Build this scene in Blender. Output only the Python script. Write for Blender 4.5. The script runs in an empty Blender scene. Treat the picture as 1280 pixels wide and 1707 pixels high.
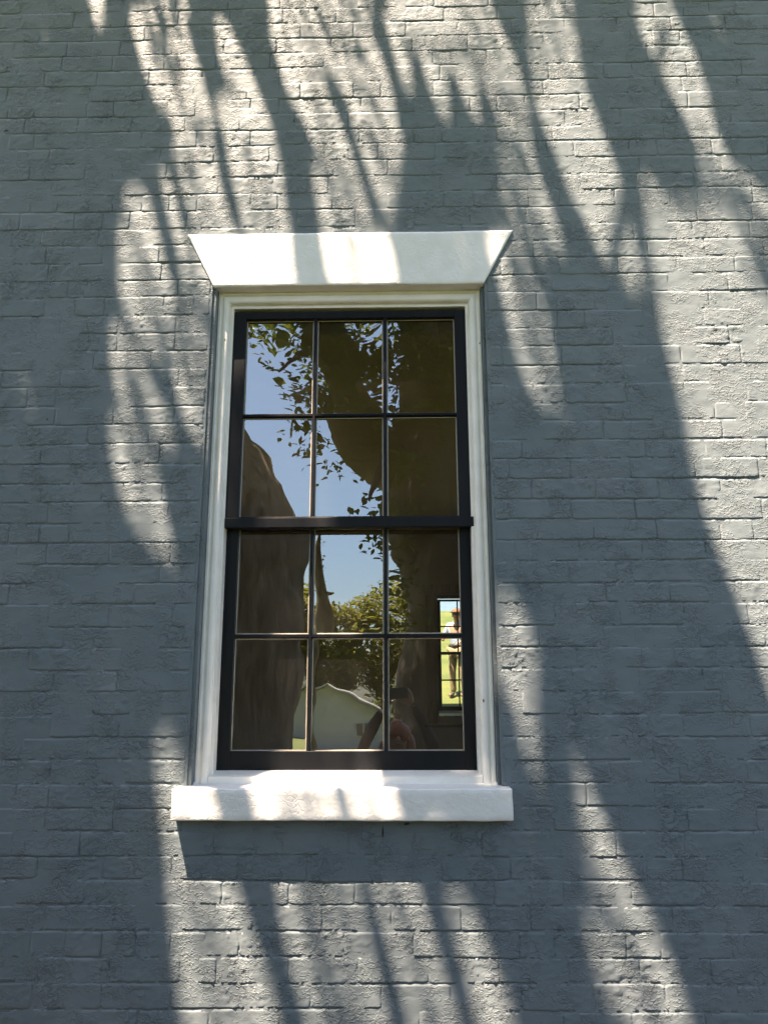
import bpy, bmesh, math, random
import numpy as np
from mathutils import Vector, Matrix

R = math.radians
sc = bpy.context.scene
COL = sc.collection
rng = np.random.default_rng(7)
random.seed(7)

# ---------------------------------------------------------------- camera
CAMZ, CAMY = 1.75, -2.85
yaw, pitch, roll = R(-1.081), R(13.233), R(-0.1507)
fw = Vector((math.sin(yaw)*math.cos(pitch), math.cos(yaw)*math.cos(pitch), math.sin(pitch)))
rt = Vector((math.cos(yaw), -math.sin(yaw), 0)); up = rt.cross(fw)
r2 = rt*math.cos(roll)+up*math.sin(roll); u2 = -rt*math.sin(roll)+up*math.cos(roll)
cam = bpy.data.cameras.new('camera'); cam.sensor_fit = 'VERTICAL'; cam.sensor_height = 24.0
FPX = 1288.34; cam.lens = 24.0*FPX/1707; cam.clip_start = 0.01; cam.clip_end = 2000
camo = bpy.data.objects.new('camera', cam); COL.objects.link(camo)
m = Matrix.Identity(4)
for i, v in enumerate((r2, u2, -fw)):
    for j in range(3): m[j][i] = v[j]
m.translation = (0, CAMY, CAMZ); camo.matrix_world = m
sc.camera = camo

def project(P):                                     # photo pixel of a point, used only to rank bricks by size in view
    v = Vector(P)-Vector((0, CAMY, CAMZ)); Z = max(v.dot(fw), .01)
    return 640+FPX*v.dot(r2)/Z, 853.5-FPX*v.dot(u2)/Z

# ---------------------------------------------------------------- sky and sun
SUNV = Vector((0.956, 1.0, -3.52))                  # direction in which the sunlight travels
SX, SZ = 0.956, 3.52
el = math.atan2(SZ, math.hypot(SX, 1)); rot = math.atan2(-SX, -1.0)
world = bpy.data.worlds.new('World'); sc.world = world; world.use_nodes = True
nt = world.node_tree; nt.nodes.clear()
sky = nt.nodes.new('ShaderNodeTexSky'); sky.sky_type = 'NISHITA'; sky.sun_disc = False
sky.sun_elevation = el; sky.sun_rotation = rot; sky.air_density = 1.0; sky.dust_density = 2.0; sky.ozone_density = 0.4
bg = nt.nodes.new('ShaderNodeBackground'); bg.inputs[1].default_value = 0.056
wo = nt.nodes.new('ShaderNodeOutputWorld')
nt.links.new(sky.outputs[0], bg.inputs[0]); nt.links.new(bg.outputs[0], wo.inputs[0])
sun = bpy.data.lights.new('sun', 'SUN'); sun.energy = 5.0; sun.angle = R(0.53); sun.color = (1.0, 0.78, 0.60)
suno = bpy.data.objects.new('sun', sun); COL.objects.link(suno)
suno.rotation_euler = (-SUNV).to_track_quat('Z', 'Y').to_euler()
suno.location = (-4, -6, 14)
vs = sc.view_settings; vs.view_transform = 'Standard'; vs.look = 'None'; vs.gamma = 1; vs.use_curve_mapping = False
vs.exposure = 2.97
cy = sc.cycles
cy.max_bounces = 8; cy.diffuse_bounces = 3; cy.glossy_bounces = 4; cy.transparent_max_bounces = 16
cy.caustics_reflective = False; cy.caustics_refractive = False
try: cy.use_denoising = True
except Exception: pass

# ---------------------------------------------------------------- helpers
def tag(o, label=None, cat=None, group=None, kind=None):
    if label: o['label'] = label
    if cat: o['category'] = cat
    if group: o['group'] = group
    if kind: o['kind'] = kind
    return o
def empty(name, loc=(0, 0, 0)):
    o = bpy.data.objects.new(name, None); COL.objects.link(o); o.location = loc
    o.empty_display_size = .2
    return o
def obj(name, verts, faces, mat, parent=None, smooth=False):
    me = bpy.data.meshes.new(name); me.from_pydata([tuple(map(float, v)) for v in verts], [], [tuple(map(int, f)) for f in faces])
    if smooth: me.polygons.foreach_set('use_smooth', [True]*len(me.polygons))
    me.materials.append(mat); me.update()
    o = bpy.data.objects.new(name, me); COL.objects.link(o); o.parent = parent
    if parent is not None: o.location = -parent.location
    return o
def obj_np(name, V, F, mat, parent=None, smooth=True):
    """V (n,3), F (m,k) numpy, fast"""
    me = bpy.data.meshes.new(name); n, k = F.shape
    me.vertices.add(len(V)); me.vertices.foreach_set('co', np.asarray(V, np.float32).ravel())
    me.loops.add(n*k); me.loops.foreach_set('vertex_index', np.asarray(F, np.int32).ravel())
    me.polygons.add(n); me.polygons.foreach_set('loop_start', np.arange(0, n*k, k, dtype=np.int32))
    me.polygons.foreach_set('loop_total', np.full(n, k, np.int32))
    if smooth: me.polygons.foreach_set('use_smooth', np.ones(n, bool))
    me.update(calc_edges=True); me.validate(); me.materials.append(mat)
    o = bpy.data.objects.new(name, me); COL.objects.link(o); o.parent = parent
    if parent is not None: o.location = -parent.location
    return o
def obj_bm(name, bm, mat, parent=None, smooth=False):
    bmesh.ops.recalc_face_normals(bm, faces=bm.faces)
    me = bpy.data.meshes.new(name); bm.to_mesh(me); bm.free(); me.materials.append(mat)
    if smooth: me.polygons.foreach_set('use_smooth', [True]*len(me.polygons))
    o = bpy.data.objects.new(name, me); COL.objects.link(o); o.parent = parent
    if parent is not None: o.location = -parent.location
    return o
def bm_box(bm, x0, x1, y0, y1, z0, z1, bev=0.0, seg=2):
    r = bmesh.ops.create_cube(bm, size=1)
    for v in r['verts']:
        v.co = Vector(((x0+x1)/2+v.co.x*(x1-x0), (y0+y1)/2+v.co.y*(y1-y0), (z0+z1)/2+v.co.z*(z1-z0)))
    if bev:
        ed = list({e for v in r['verts'] for e in v.link_edges})
        bmesh.ops.bevel(bm, geom=ed, offset=bev, segments=seg, affect='EDGES', profile=.5)
def box(name, mat, parent, x0, x1, y0, y1, z0, z1, bev=0.0, seg=2):
    bm = bmesh.new(); bm_box(bm, x0, x1, y0, y1, z0, z1, bev, seg); return obj_bm(name, bm, mat, parent)

_tab = np.random.default_rng(3).random((256, 256)).astype(np.float64)
def vnoise(x, z, s, seed=0):                        # smooth value noise in -1..1
    x = np.asarray(x, float)*s+seed*37.3; z = np.asarray(z, float)*s+seed*91.7
    xi = np.floor(x).astype(int); zi = np.floor(z).astype(int); fx = x-xi; fz = z-zi
    fx = fx*fx*(3-2*fx); fz = fz*fz*(3-2*fz)
    a = _tab[xi & 255, zi & 255]; b = _tab[(xi+1) & 255, zi & 255]; c = _tab[xi & 255, (zi+1) & 255]; d = _tab[(xi+1) & 255, (zi+1) & 255]
    return ((a*(1-fx)+b*fx)*(1-fz)+(c*(1-fx)+d*fx)*fz)*2-1
def fbm(x, z, s, seed=0, o=3):
    t = 0; a = 1.0
    for i in range(o): t = t+a*vnoise(x, z, s*2**i, seed+i*5); a *= .5
    return t/1.75
def ridge(x, z, s, seed=0):                         # thin wandering ridges, 0..1
    wx = x+.012*vnoise(x, z, 28, seed+40); wz = z+.012*vnoise(x, z, 28, seed+41)
    return np.clip(1-np.abs(vnoise(wx, wz*1.7, s, seed))*5.0, 0, 1)

# ---------------------------------------------------------------- materials
def new_mat(name):
    mt = bpy.data.materials.new(name); mt.use_nodes = True; t = mt.node_tree
    return mt, t, t.nodes['Principled BSDF']
def node(t, typ, **kw):
    n = t.nodes.new(typ)
    for k, v in kw.items():
        if k in n.inputs.keys(): n.inputs[k].default_value = v
        else: setattr(n, k, v)
    return n
def simple(name, c1, c2=None, rough=.6, scale=6.0, bump=0.0, bscale=60.0, spec=.5, coord='Object', detail=6, stretch=(1, 1, 1)):
    mt, t, p = new_mat(name)
    tc = node(t, 'ShaderNodeTexCoord'); mp = node(t, 'ShaderNodeMapping'); mp.inputs['Scale'].default_value = stretch
    t.links.new(tc.outputs[coord], mp.inputs[0])
    n = node(t, 'ShaderNodeTexNoise', Scale=scale, Detail=detail); t.links.new(mp.outputs[0], n.inputs['Vector'])
    rmp = node(t, 'ShaderNodeValToRGB'); rmp.color_ramp.elements[0].position = .3; rmp.color_ramp.elements[1].position = .7
    rmp.color_ramp.elements[0].color = (*c1, 1); rmp.color_ramp.elements[1].color = (*(c2 or c1), 1)
    t.links.new(n.outputs[0], rmp.inputs[0]); t.links.new(rmp.outputs[0], p.inputs['Base Color'])
    p.inputs['Roughness'].default_value = rough; p.inputs['Specular IOR Level'].default_value = spec
    if bump:
        n2 = node(t, 'ShaderNodeTexNoise', Scale=bscale, Detail=5); t.links.new(mp.outputs[0], n2.inputs['Vector'])
        b = node(t, 'ShaderNodeBump', Strength=1.0, Distance=bump); t.links.new(n2.outputs[0], b.inputs['Height'])
        t.links.new(b.outputs[0], p.inputs['Normal'])
    return mt

def wall_paint():
    mt, t, p = new_mat('grey_wall_paint'); L = t.links.new
    geo = node(t, 'ShaderNodeNewGeometry')
    mp = node(t, 'ShaderNodeMapping'); mp.inputs['Scale'].default_value = (1, 1, 1.5); L(geo.outputs['Position'], mp.inputs[0])
    n1 = node(t, 'ShaderNodeTexNoise', Scale=3.4, Detail=8); L(geo.outputs['Position'], n1.inputs['Vector'])
    rmp = node(t, 'ShaderNodeValToRGB'); e = rmp.color_ramp.elements
    e[0].position = .25; e[0].color = (.133, .164, .177, 1); e[1].position = .75; e[1].color = (.168, .194, .206, 1)
    L(n1.outputs[0], rmp.inputs[0]); L(rmp.outputs[0], p.inputs['Base Color'])
    p.inputs['Roughness'].default_value = .58; p.inputs['Specular IOR Level'].default_value = .12
    # brushed, crinkled thick paint
    w = node(t, 'ShaderNodeTexNoise', Scale=38, Detail=2); L(mp.outputs[0], w.inputs['Vector'])
    wm = node(t, 'ShaderNodeVectorMath', operation='MULTIPLY_ADD'); L(w.outputs['Color'], wm.inputs[0]); wm.inputs[1].default_value = (.03, .03, .03); L(mp.outputs[0], wm.inputs[2])
    c = node(t, 'ShaderNodeTexNoise', Scale=40, Detail=3); c.inputs['Roughness'].default_value = .55; L(wm.outputs[0], c.inputs['Vector'])
    sub = node(t, 'ShaderNodeMath', operation='SUBTRACT'); L(c.outputs[0], sub.inputs[0]); sub.inputs[1].default_value = .5
    ab = node(t, 'ShaderNodeMath', operation='ABSOLUTE'); L(sub.outputs[0], ab.inputs[0])
    rr = node(t, 'ShaderNodeMapRange'); rr.inputs['From Min'].default_value = 0; rr.inputs['From Max'].default_value = .075
    rr.inputs['To Min'].default_value = 1; rr.inputs['To Max'].default_value = 0; L(ab.outputs[0], rr.inputs[0])
    pm = node(t, 'ShaderNodeTexNoise', Scale=9, Detail=3); L(geo.outputs['Position'], pm.inputs['Vector'])
    pr = node(t, 'ShaderNodeMapRange'); pr.inputs['From Min'].default_value = .42; pr.inputs['From Max'].default_value = .62; L(pm.outputs[0], pr.inputs[0])
    mul = node(t, 'ShaderNodeMath', operation='MULTIPLY'); L(rr.outputs[0], mul.inputs[0]); L(pr.outputs[0], mul.inputs[1])
    f = node(t, 'ShaderNodeTexNoise', Scale=100, Detail=4); L(mp.outputs[0], f.inputs['Vector'])
    ad = node(t, 'ShaderNodeMath', operation='MULTIPLY_ADD'); L(f.outputs[0], ad.inputs[0]); ad.inputs[1].default_value = .14; L(mul.outputs[0], ad.inputs[2])
    b = node(t, 'ShaderNodeBump', Strength=1.0, Distance=.0030); L(ad.outputs[0], b.inputs['Height']); L(b.outputs[0], p.inputs['Normal'])
    return mt
M_wall = wall_paint()

def far_wall_paint():                               # same paint, courses too far out of sight to build
    mt, t, p = new_mat('grey_wall_paint_plain'); L = t.links.new
    geo = node(t, 'ShaderNodeNewGeometry'); mp = node(t, 'ShaderNodeMapping'); mp.inputs['Rotation'].default_value = (R(90), 0, 0)
    L(geo.outputs['Position'], mp.inputs[0])
    br = node(t, 'ShaderNodeTexBrick'); br.inputs['Scale'].default_value = 1; br.inputs['Brick Width'].default_value = .234; br.inputs['Row Height'].default_value = .0785
    br.inputs['Mortar Size'].default_value = .006; br.inputs['Mortar Smooth'].default_value = .6
    L(mp.outputs[0], br.inputs['Vector'])
    b = node(t, 'ShaderNodeBump', Strength=1, Distance=-.003); L(br.outputs['Fac'], b.inputs['Height']); L(b.outputs[0], p.inputs['Normal'])
    p.inputs['Base Color'].default_value = (.145, .179, .194, 1); p.inputs['Roughness'].default_value = .55
    return mt
M_wall_far = far_wall_paint()

def white_paint(name, bump, bscale, col=(.80, .79, .755), crack=0.0):
    mt, t, p = new_mat(name); L = t.links.new
    geo = node(t, 'ShaderNodeNewGeometry')
    n1 = node(t, 'ShaderNodeTexNoise', Scale=14, Detail=6); L(geo.outputs['Position'], n1.inputs['Vector'])
    rmp = node(t, 'ShaderNodeValToRGB'); e = rmp.color_ramp.elements
    e[0].position = .25; e[0].color = (col[0]*.90, col[1]*.895, col[2]*.87, 1); e[1].position = .6; e[1].color = (*col, 1)
    L(n1.outputs[0], rmp.inputs[0]); L(rmp.outputs[0], p.inputs['Base Color'])
    p.inputs['Roughness'].default_value = .42
    n2 = node(t, 'ShaderNodeTexNoise', Scale=bscale, Detail=5); L(geo.outputs['Position'], n2.inputs['Vector'])
    h = n2.outputs[0]
    if crack:
        w = node(t, 'ShaderNodeTexNoise', Scale=30, Detail=3); L(geo.outputs['Position'], w.inputs['Vector'])
        wm = node(t, 'ShaderNodeVectorMath', operation='MULTIPLY_ADD'); L(w.outputs['Color'], wm.inputs[0]); wm.inputs[1].default_value = (.035, .035, .035); L(geo.outputs['Position'], wm.inputs[2])
        v = node(t, 'ShaderNodeTexVoronoi', Scale=40, feature='DISTANCE_TO_EDGE'); L(wm.outputs[0], v.inputs['Vector'])
        mr = node(t, 'ShaderNodeMapRange'); mr.inputs['From Max'].default_value = .07; L(v.outputs['Distance'], mr.inputs[0])
        pn = node(t, 'ShaderNodeTexNoise', Scale=7, Detail=2); L(geo.outputs['Position'], pn.inputs['Vector'])
        pr = node(t, 'ShaderNodeMapRange'); pr.inputs['From Min'].default_value = .48; pr.inputs['From Max'].default_value = .6
        pr.inputs['To Max'].default_value = crack; L(pn.outputs[0], pr.inputs[0])
        mm = node(t, 'ShaderNodeMath', operation='MULTIPLY'); L(mr.outputs[0], mm.inputs[0]); L(pr.outputs[0], mm.inputs[1])
        aa = node(t, 'ShaderNodeMath', operation='ADD'); L(mm.outputs[0], aa.inputs[0]); L(h, aa.inputs[1]); h = aa.outputs[0]
    b = node(t, 'ShaderNodeBump', Strength=.7, Distance=bump); L(h, b.inputs['Height']); L(b.outputs[0], p.inputs['Normal'])
    return mt
M_lintel = white_paint('white_lintel_paint', .0012, 60, (.80, .795, .77), crack=1.2)
M_sill = white_paint('white_sill_paint', .0025, 55, (.78, .775, .745), crack=.5)
M_case = white_paint('white_casing_paint', .0005, 40, (.84, .815, .76))
M_black = simple('black_sash_paint', (.006, .007, .009), (.010, .011, .013), rough=.45, scale=20, bump=.0003, bscale=120, spec=.16, stretch=(1, 1, .2))
M_bead = simple('putty_line', (.36, .32, .25), (.46, .41, .33), rough=.5, scale=30)
M_brown = simple('brown_room_plaster', (.34, .235, .145), (.40, .28, .18), rough=.8, scale=1.5)
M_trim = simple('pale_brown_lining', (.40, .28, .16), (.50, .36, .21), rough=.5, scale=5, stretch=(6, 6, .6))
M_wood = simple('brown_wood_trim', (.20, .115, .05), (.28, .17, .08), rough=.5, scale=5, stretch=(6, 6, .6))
M_floor = simple('brown_floorboard', (.10, .06, .03), (.15, .09, .05), rough=.5, scale=4, stretch=(8, .6, 1))
M_roof = simple('slate_roof', (.06, .065, .07), (.1, .1, .11), rough=.7, scale=5)
M_grass = simple('lawn_grass', (.06, .095, .018), (.13, .15, .036), rough=.85, scale=1.6, bump=.03, bscale=9, detail=10)
M_dark_ground = simple('dark_ground', (.06, .045, .03), (.13, .10, .065), rough=.9, scale=3, bump=.01, bscale=80, detail=10)  # dark brown for the unseen strip that keeps bounced light low
M_bark = simple('dark_bark', (.026, .018, .012), (.13, .095, .062), rough=.9, scale=9, bump=.03, bscale=9, stretch=(1, 1, .25))
M_bark2 = simple('grey_brown_bark', (.085, .060, .038), (.36, .27, .185), rough=.9, scale=11, bump=.04, bscale=14, stretch=(1, 1, .25))

def leaf_mat(name, c1, c2, trans=.35):
    mt, t, p = new_mat(name); L = t.links.new
    geo = node(t, 'ShaderNodeNewGeometry')
    n = node(t, 'ShaderNodeTexNoise', Scale=3.0, Detail=4); L(geo.outputs['Position'], n.inputs['Vector'])
    rmp = node(t, 'ShaderNodeValToRGB'); e = rmp.color_ramp.elements
    e[0].position = .35; e[0].color = (*c1, 1); e[1].position = .65; e[1].color = (*c2, 1)
    L(n.outputs[0], rmp.inputs[0]); L(rmp.outputs[0], p.inputs['Base Color'])
    p.inputs['Roughness'].default_value = .5; p.inputs['Specular IOR Level'].default_value = .35
    tr = node(t, 'ShaderNodeBsdfTranslucent'); L(rmp.outputs[0], tr.inputs['Color'])
    mx = node(t, 'ShaderNodeMixShader'); mx.inputs[0].default_value = trans
    L(p.outputs[0], mx.inputs[1]); L(tr.outputs[0], mx.inputs[2]); L(mx.outputs[0], t.nodes['Material Output'].inputs[0])
    return mt
M_leaf = leaf_mat('deep_green_leaf', (.055, .08, .011), (.14, .155, .024), .45)
M_leaf2 = leaf_mat('olive_green_leaf', (.13, .145, .02), (.27, .26, .05), .5)

def glass_mat():
    mt, t, p = new_mat('old_window_glass'); L = t.links.new
    t.nodes.remove(p)
    fr = node(t, 'ShaderNodeFresnel', IOR=1.52)
    mu = node(t, 'ShaderNodeMath', operation='MULTIPLY', use_clamp=True); L(fr.outputs[0], mu.inputs[0]); mu.inputs[1].default_value = 5.4
    tr = node(t, 'ShaderNodeBsdfTransparent'); tr.inputs[0].default_value = (.93, .94, .92, 1)
    gl = node(t, 'ShaderNodeBsdfGlossy'); gl.inputs['Roughness'].default_value = 0.0; gl.inputs['Color'].default_value = (.93, .99, 1, 1)
    mx = node(t, 'ShaderNodeMixShader'); L(mu.outputs[0], mx.inputs[0]); L(tr.outputs[0], mx.inputs[1]); L(gl.outputs[0], mx.inputs[2])
    df = node(t, 'ShaderNodeBsdfDiffuse'); df.inputs[0].default_value = (.6, .57, .5, 1)             # thin film of dust
    dn = node(t, 'ShaderNodeTexNoise', Scale=9, Detail=6); dr = node(t, 'ShaderNodeMapRange'); dr.inputs['To Min'].default_value = .004; dr.inputs['To Max'].default_value = .022
    ge = node(t, 'ShaderNodeNewGeometry'); L(ge.outputs['Position'], dn.inputs['Vector']); L(dn.outputs[0], dr.inputs[0])
    m2 = node(t, 'ShaderNodeMixShader'); L(dr.outputs[0], m2.inputs[0]); L(mx.outputs[0], m2.inputs[1]); L(df.outputs[0], m2.inputs[2])
    L(m2.outputs[0], t.nodes['Material Output'].inputs[0])
    return mt
M_glass = glass_mat()

# ---------------------------------------------------------------- ground
def ground_z(x, y):
    z = np.where(y > 10.3, 1.15+(y-10.3)*.27, np.clip((y-9.3), 0, 1)*1.15)
    z = np.where(y > 22, 4.31+(y-22)*.06, z)
    return z+.03*vnoise(x, y, .6, 3)*np.clip(np.abs(y+2)/6, 0, 1)
def terrain():
    ax = np.concatenate([np.linspace(-900, -60, 12), np.linspace(-50, 50, 101), np.linspace(60, 900, 12)])
    ay = np.concatenate([np.linspace(-900, -70, 12), np.linspace(-60, 9, 70), np.linspace(9.3, 24, 60), np.linspace(26, 900, 14)])
    X, Y = np.meshgrid(ax, ay, indexing='ij'); Z = ground_z(X, Y)
    V = np.stack([X, Y, Z], -1).reshape(-1, 3); n = len(ay)
    i, j = np.meshgrid(np.arange(len(ax)-1), np.arange(n-1), indexing='ij'); a = (i*n+j).ravel()
    return V, np.stack([a, a+n, a+n+1, a+1], 1)
tag(obj_np('ground', *terrain(), M_grass), 'sunlit grass lawn around the house, rising to a bank behind it', kind='structure')
tag(box('dark_ground_strip', M_dark_ground, None, -14, 14, -4.6, .1, -.06, .035, .01), 'dark ground strip added out of view along the wall to cut bounced light', kind='structure')  # unseen strip added at the wall foot, dark so little light bounces up

# ---------------------------------------------------------------- house shell
WX0, WX1, WZ1, WT = -5.0, 5.0, 6.5, .34            # outer wall extent and thickness
OX0, OX1, OZ0, OZ1 = -.752, .358, 1.33, 3.60        # opening behind casing, sill and lintel
wall = empty('brick_wall', (0, 0, 0))
tag(wall, 'thickly painted grey brick outer wall dappled with tree shadows', 'brick wall', kind='thing')
bm = bmesh.new()
for a in ((WX0, OX0, 0, WZ1), (OX1, WX1, 0, WZ1), (OX0, OX1, 0, OZ0), (OX0, OX1, OZ1, WZ1)):
    bm_box(bm, a[0], a[1], .012, WT, a[2], a[3])
obj_bm('wall_core', bm, M_wall_far, wall)

DEPTH = 10.3
FO = .93                                            # the back window is the front one turned round about x = FO/2
BX0, BX1 = FO-OX1, FO-OX0
def room(name, *b, mat=M_brown): return tag(box(name, mat, None, *b), kind='structure')
room('room_floor', WX0, WX1, WT, DEPTH-.3, .1, .45, mat=M_floor)
room('ceiling', WX0, WX1, WT, DEPTH-.3, 4.3, 4.5, mat=M_brown)
def side_wall(name, x0, x1, mat, y0, y1, z0, z1):       # a wall with an unseen opening added to let daylight into the room
    bm = bmesh.new()
    for a in ((y0, 3.0, z0, z1), (7.0, y1, z0, z1), (3.0, 7.0, z0, 1.3), (3.0, 7.0, 3.4, z1)): bm_box(bm, x0, x1, a[0], a[1], a[2], a[3])
    return tag(obj_bm(name, bm, mat), kind='structure')
side_wall('room_wall', -3.4, -3.2, M_brown, WT, DEPTH-.3, .45, 4.3); side_wall('room_wall', 3.2, 3.4, M_brown, WT, DEPTH-.3, .45, 4.3)
bm = bmesh.new()
for a in ((WX0, BX0, 0, WZ1), (BX1, WX1, 0, WZ1), (BX0, BX1, 0, 1.40), (BX0, BX1, 3.36, WZ1)):
    bm_box(bm, a[0], a[1], DEPTH-.3, DEPTH, a[2], a[3])
tag(obj_bm('back_wall', bm, M_brown), kind='structure')
side_wall('outer_wall', WX0-.3, WX0, M_wall_far, 0, DEPTH, 0, WZ1); side_wall('outer_wall', WX1, WX1+.3, M_wall_far, 0, DEPTH, 0, WZ1)
room('roof', WX0-.3, WX1+.3, 0.05, DEPTH, WZ1, WZ1+.25, mat=M_roof)
# brown trim on the far room wall round the back window: architrave and board panelling
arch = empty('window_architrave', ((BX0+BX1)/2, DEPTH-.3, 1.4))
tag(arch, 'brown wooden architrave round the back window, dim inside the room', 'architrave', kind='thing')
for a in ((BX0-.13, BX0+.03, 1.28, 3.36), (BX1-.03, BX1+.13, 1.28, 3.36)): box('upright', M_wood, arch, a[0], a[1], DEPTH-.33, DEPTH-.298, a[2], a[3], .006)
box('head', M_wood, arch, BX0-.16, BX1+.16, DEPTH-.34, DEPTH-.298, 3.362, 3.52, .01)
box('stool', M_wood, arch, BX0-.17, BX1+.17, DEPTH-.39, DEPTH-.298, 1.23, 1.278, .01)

# ---------------------------------------------------------------- bricks
CH, SL, JO = .0785, .234, .0032                     # course height, stretcher pitch, joint
Z0 = 3.405-CH*40
def bed(x, k): return Z0+k*CH+.0050*vnoise(x, k*1.7, 1.3, 11)+.0012*vnoise(x, k*1.7, 9, 12)
def lumps(x, z):                                    # uneven old wall under thick paint, shared by bricks and joints
    return .0028*fbm(x, z*1.3, 6, 91)+.0011*fbm(x, z*1.5, 26, 92, 2)+.0007*fbm(x, z*1.5, 62, 93, 2)
def wear(z): return np.clip((z-1.2)/3.0, .2, .72)     # low courses are the most clogged with paint
def mortar_h(x, z):                                 # how far the joints stand below the wall face (positive = out)
    k = np.round((z-Z0)/CH)
    deep = np.clip(vnoise(x, k*3.1, 3.2, 23)*1.2-.12+.6*vnoise(x, k*3.1, 12, 24), 0, 1)
    return lumps(x, z)+.0002-.0044*deep*wear(z)+.0008*fbm(x, z, 14, 21, 2)
def brick_h(x, z, off):
    patch = np.clip(fbm(x, z, 6, 31, 2)*1.8+.5, 0, 1)
    return lumps(x, z)+off+.0007*fbm(x, z, 18, 5)+.0028*patch*ridge(x, z*1.5, 30, 9)+.0016*patch*ridge(x, z*1.4, 55, 15)

def wall_sheet():
    ax = np.arange(-2.45, 2.351, .0085); az = np.arange(.22, 5.42, .0085)
    X, Z = np.meshgrid(ax, az, indexing='ij'); Y = -mortar_h(X, Z)
    V = np.stack([X, Y, Z], -1).reshape(-1, 3); n = len(az)
    i, j = np.meshgrid(np.arange(len(ax)-1), np.arange(n-1), indexing='ij')
    xc = ax[i]+.0042; zc = az[j]+.0042
    keep = ~((xc > OX0) & (xc < OX1) & (zc > OZ0+.02) & (zc < OZ1-.05))
    a = (i*n+j)[keep]
    return V, np.stack([a, a+n, a+n+1, a+1], 1)
obj_np('mortar', *wall_sheet(), M_wall, wall)
CLX, CRX = -.7345, .3425
# smooth painted reveal beside the casing
for x0, x1, y in ((OX0-.010, OX0+.003, .0015), (OX1-.003, OX1+.010, .0015), (OX0+.003, CLX, .007), (CRX, OX1-.003, .024)):
    box('reveal', M_wall, wall, x0, x1, y, .30, OZ0+.02, OZ1-.23, .002)

def brick_mesh(x0, x1, k, fine):
    """front skin of one brick between beds k and k+1, edges rolled back below the joints"""
    st = .0072 if fine else .0125
    off = .0003+.0006*rng.standard_normal(); tx = rng.normal(0, .004); tz = rng.normal(0, .012)
    jt, jb = rng.normal(0, .0012, 2)
    nx = max(4, int((x1-x0)/st)); nz = max(3, int(CH/st)) if fine else 6
    a = np.linspace(0, 1, nx+1); b = np.linspace(0, 1, nz+1)
    rim = np.array([-1.0]); A = np.concatenate([[-.5], a, [1.5]]); B = np.concatenate([[-.5], b, [1.5]])
    AA, BB = np.meshgrid(A, B, indexing='ij'); ac = np.clip(AA, 0, 1); bc = np.clip(BB, 0, 1)
    X = x0+JO*.35+(x1-x0-JO*.7)*ac
    zb = bed(X, k)+JO*.5+jb; zt = bed(X, k+1)-JO*.5+jt
    Z = zb+(zt-zb)*bc
    # worn outline
    ex = np.minimum(ac*(x1-x0), (1-ac)*(x1-x0)); ez = np.minimum(bc, 1-bc)*CH
    corner = np.clip(1-ex/.014, 0, 1)*np.clip(1-ez/.014, 0, 1)
    Z = Z+np.where(bc < .5, 1, -1)*.0035*corner+.0018*vnoise(X, Z, 60, 51)*np.clip(1-ez/.012, 0, 1)
    X = X+.0018*vnoise(X, Z, 60, 52)*np.clip(1-ex/.012, 0, 1)
    h = brick_h(X, Z, off*wear(Z))+tx*(ac-.5)*.23+tz*(bc-.5)*CH
    edge = np.minimum(ex, ez)
    h = h-.0006*wear(Z)*np.clip(1-edge/.005, 0, 1)**1.5
    out = (AA < 0) | (AA > 1) | (BB < 0) | (BB > 1)
    X = np.where(AA < 0, X-.0012, np.where(AA > 1, X+.0012, X)); Z = np.where(BB < 0, Z-.0012, np.where(BB > 1, Z+.0012, Z))
    h = np.where(out, -.011, h)
    V = np.stack([X, -h, Z], -1).reshape(-1, 3); n = nz+3
    i, j = np.meshgrid(np.arange(nx+2), np.arange(n-1), indexing='ij'); q = (i*n+j).ravel()
    return V, np.stack([q, q+n, q+n+1, q+1], 1)

cells = []
for k in range(3, 66):
    zc = Z0+(k+.5)*CH
    if zc > 5.36: break
    x = -2.38-(rng.uniform(.0, .05) if k % 2 else rng.uniform(.1, .16))
    xs = [x]
    while x < 2.28:
        L = SL+rng.normal(0, .004)
        if rng.random() < (.5 if k % 6 == 2 else .10): L = SL/2+rng.normal(0, .004)
        x += L; xs.append(x)
    for x0, x1 in zip(xs[:-1], xs[1:]):
        if OZ0-.02 < zc < 3.385:                     # beside the opening: cut at its edges
            if x0 > OX0-.05 and x1 < OX1+.05: continue
            if x0 < OX0-.01 and x1 > OX0-.05: x1 = OX0-.006
            elif x0 < OX1+.05 and x1 > OX1+.01: x0 = OX1+.006
            if x1-x0 < .03 or (x0 > OX0-.02 and x1 < OX1+.02): continue
        if 3.39 < zc < 3.59:                         # behind the flared lintel
            f = (zc-3.367)/.239; a = -.745-.119*f; b = .352+.126*f
            if x0 > a and x1 < b: continue
        cells.append((x0, x1, k, zc))
def in_view(c):
    p = [project((x, 0, z)) for x in (c[0], (c[0]+c[1])/2, c[1]) for z in (c[3]-.03, c[3]+.03)]
    q = [(min(max(a, 0), 1280), min(max(b, 0), 1707)) for a, b in p]
    return (max(a for a, _ in q)-min(a for a, _ in q))*(max(b for _, b in q)-min(b for _, b in q))
area = [in_view(c) for c in cells]
order = sorted(range(len(cells)), key=lambda i: -area[i]); single = set(order[:300])
SV, SF, base = [], [], 0
for i, c in enumerate(cells):
    V, F = brick_mesh(c[0], c[1], c[2], area[i] > 0)
    if i in single: obj_np('brick', V, F, M_wall, wall)
    else: SV.append(V); SF.append(F+base); base += len(V)
tag(obj_np('bricks', np.concatenate(SV), np.concatenate(SF), M_wall, wall), kind='stuff')

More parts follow.
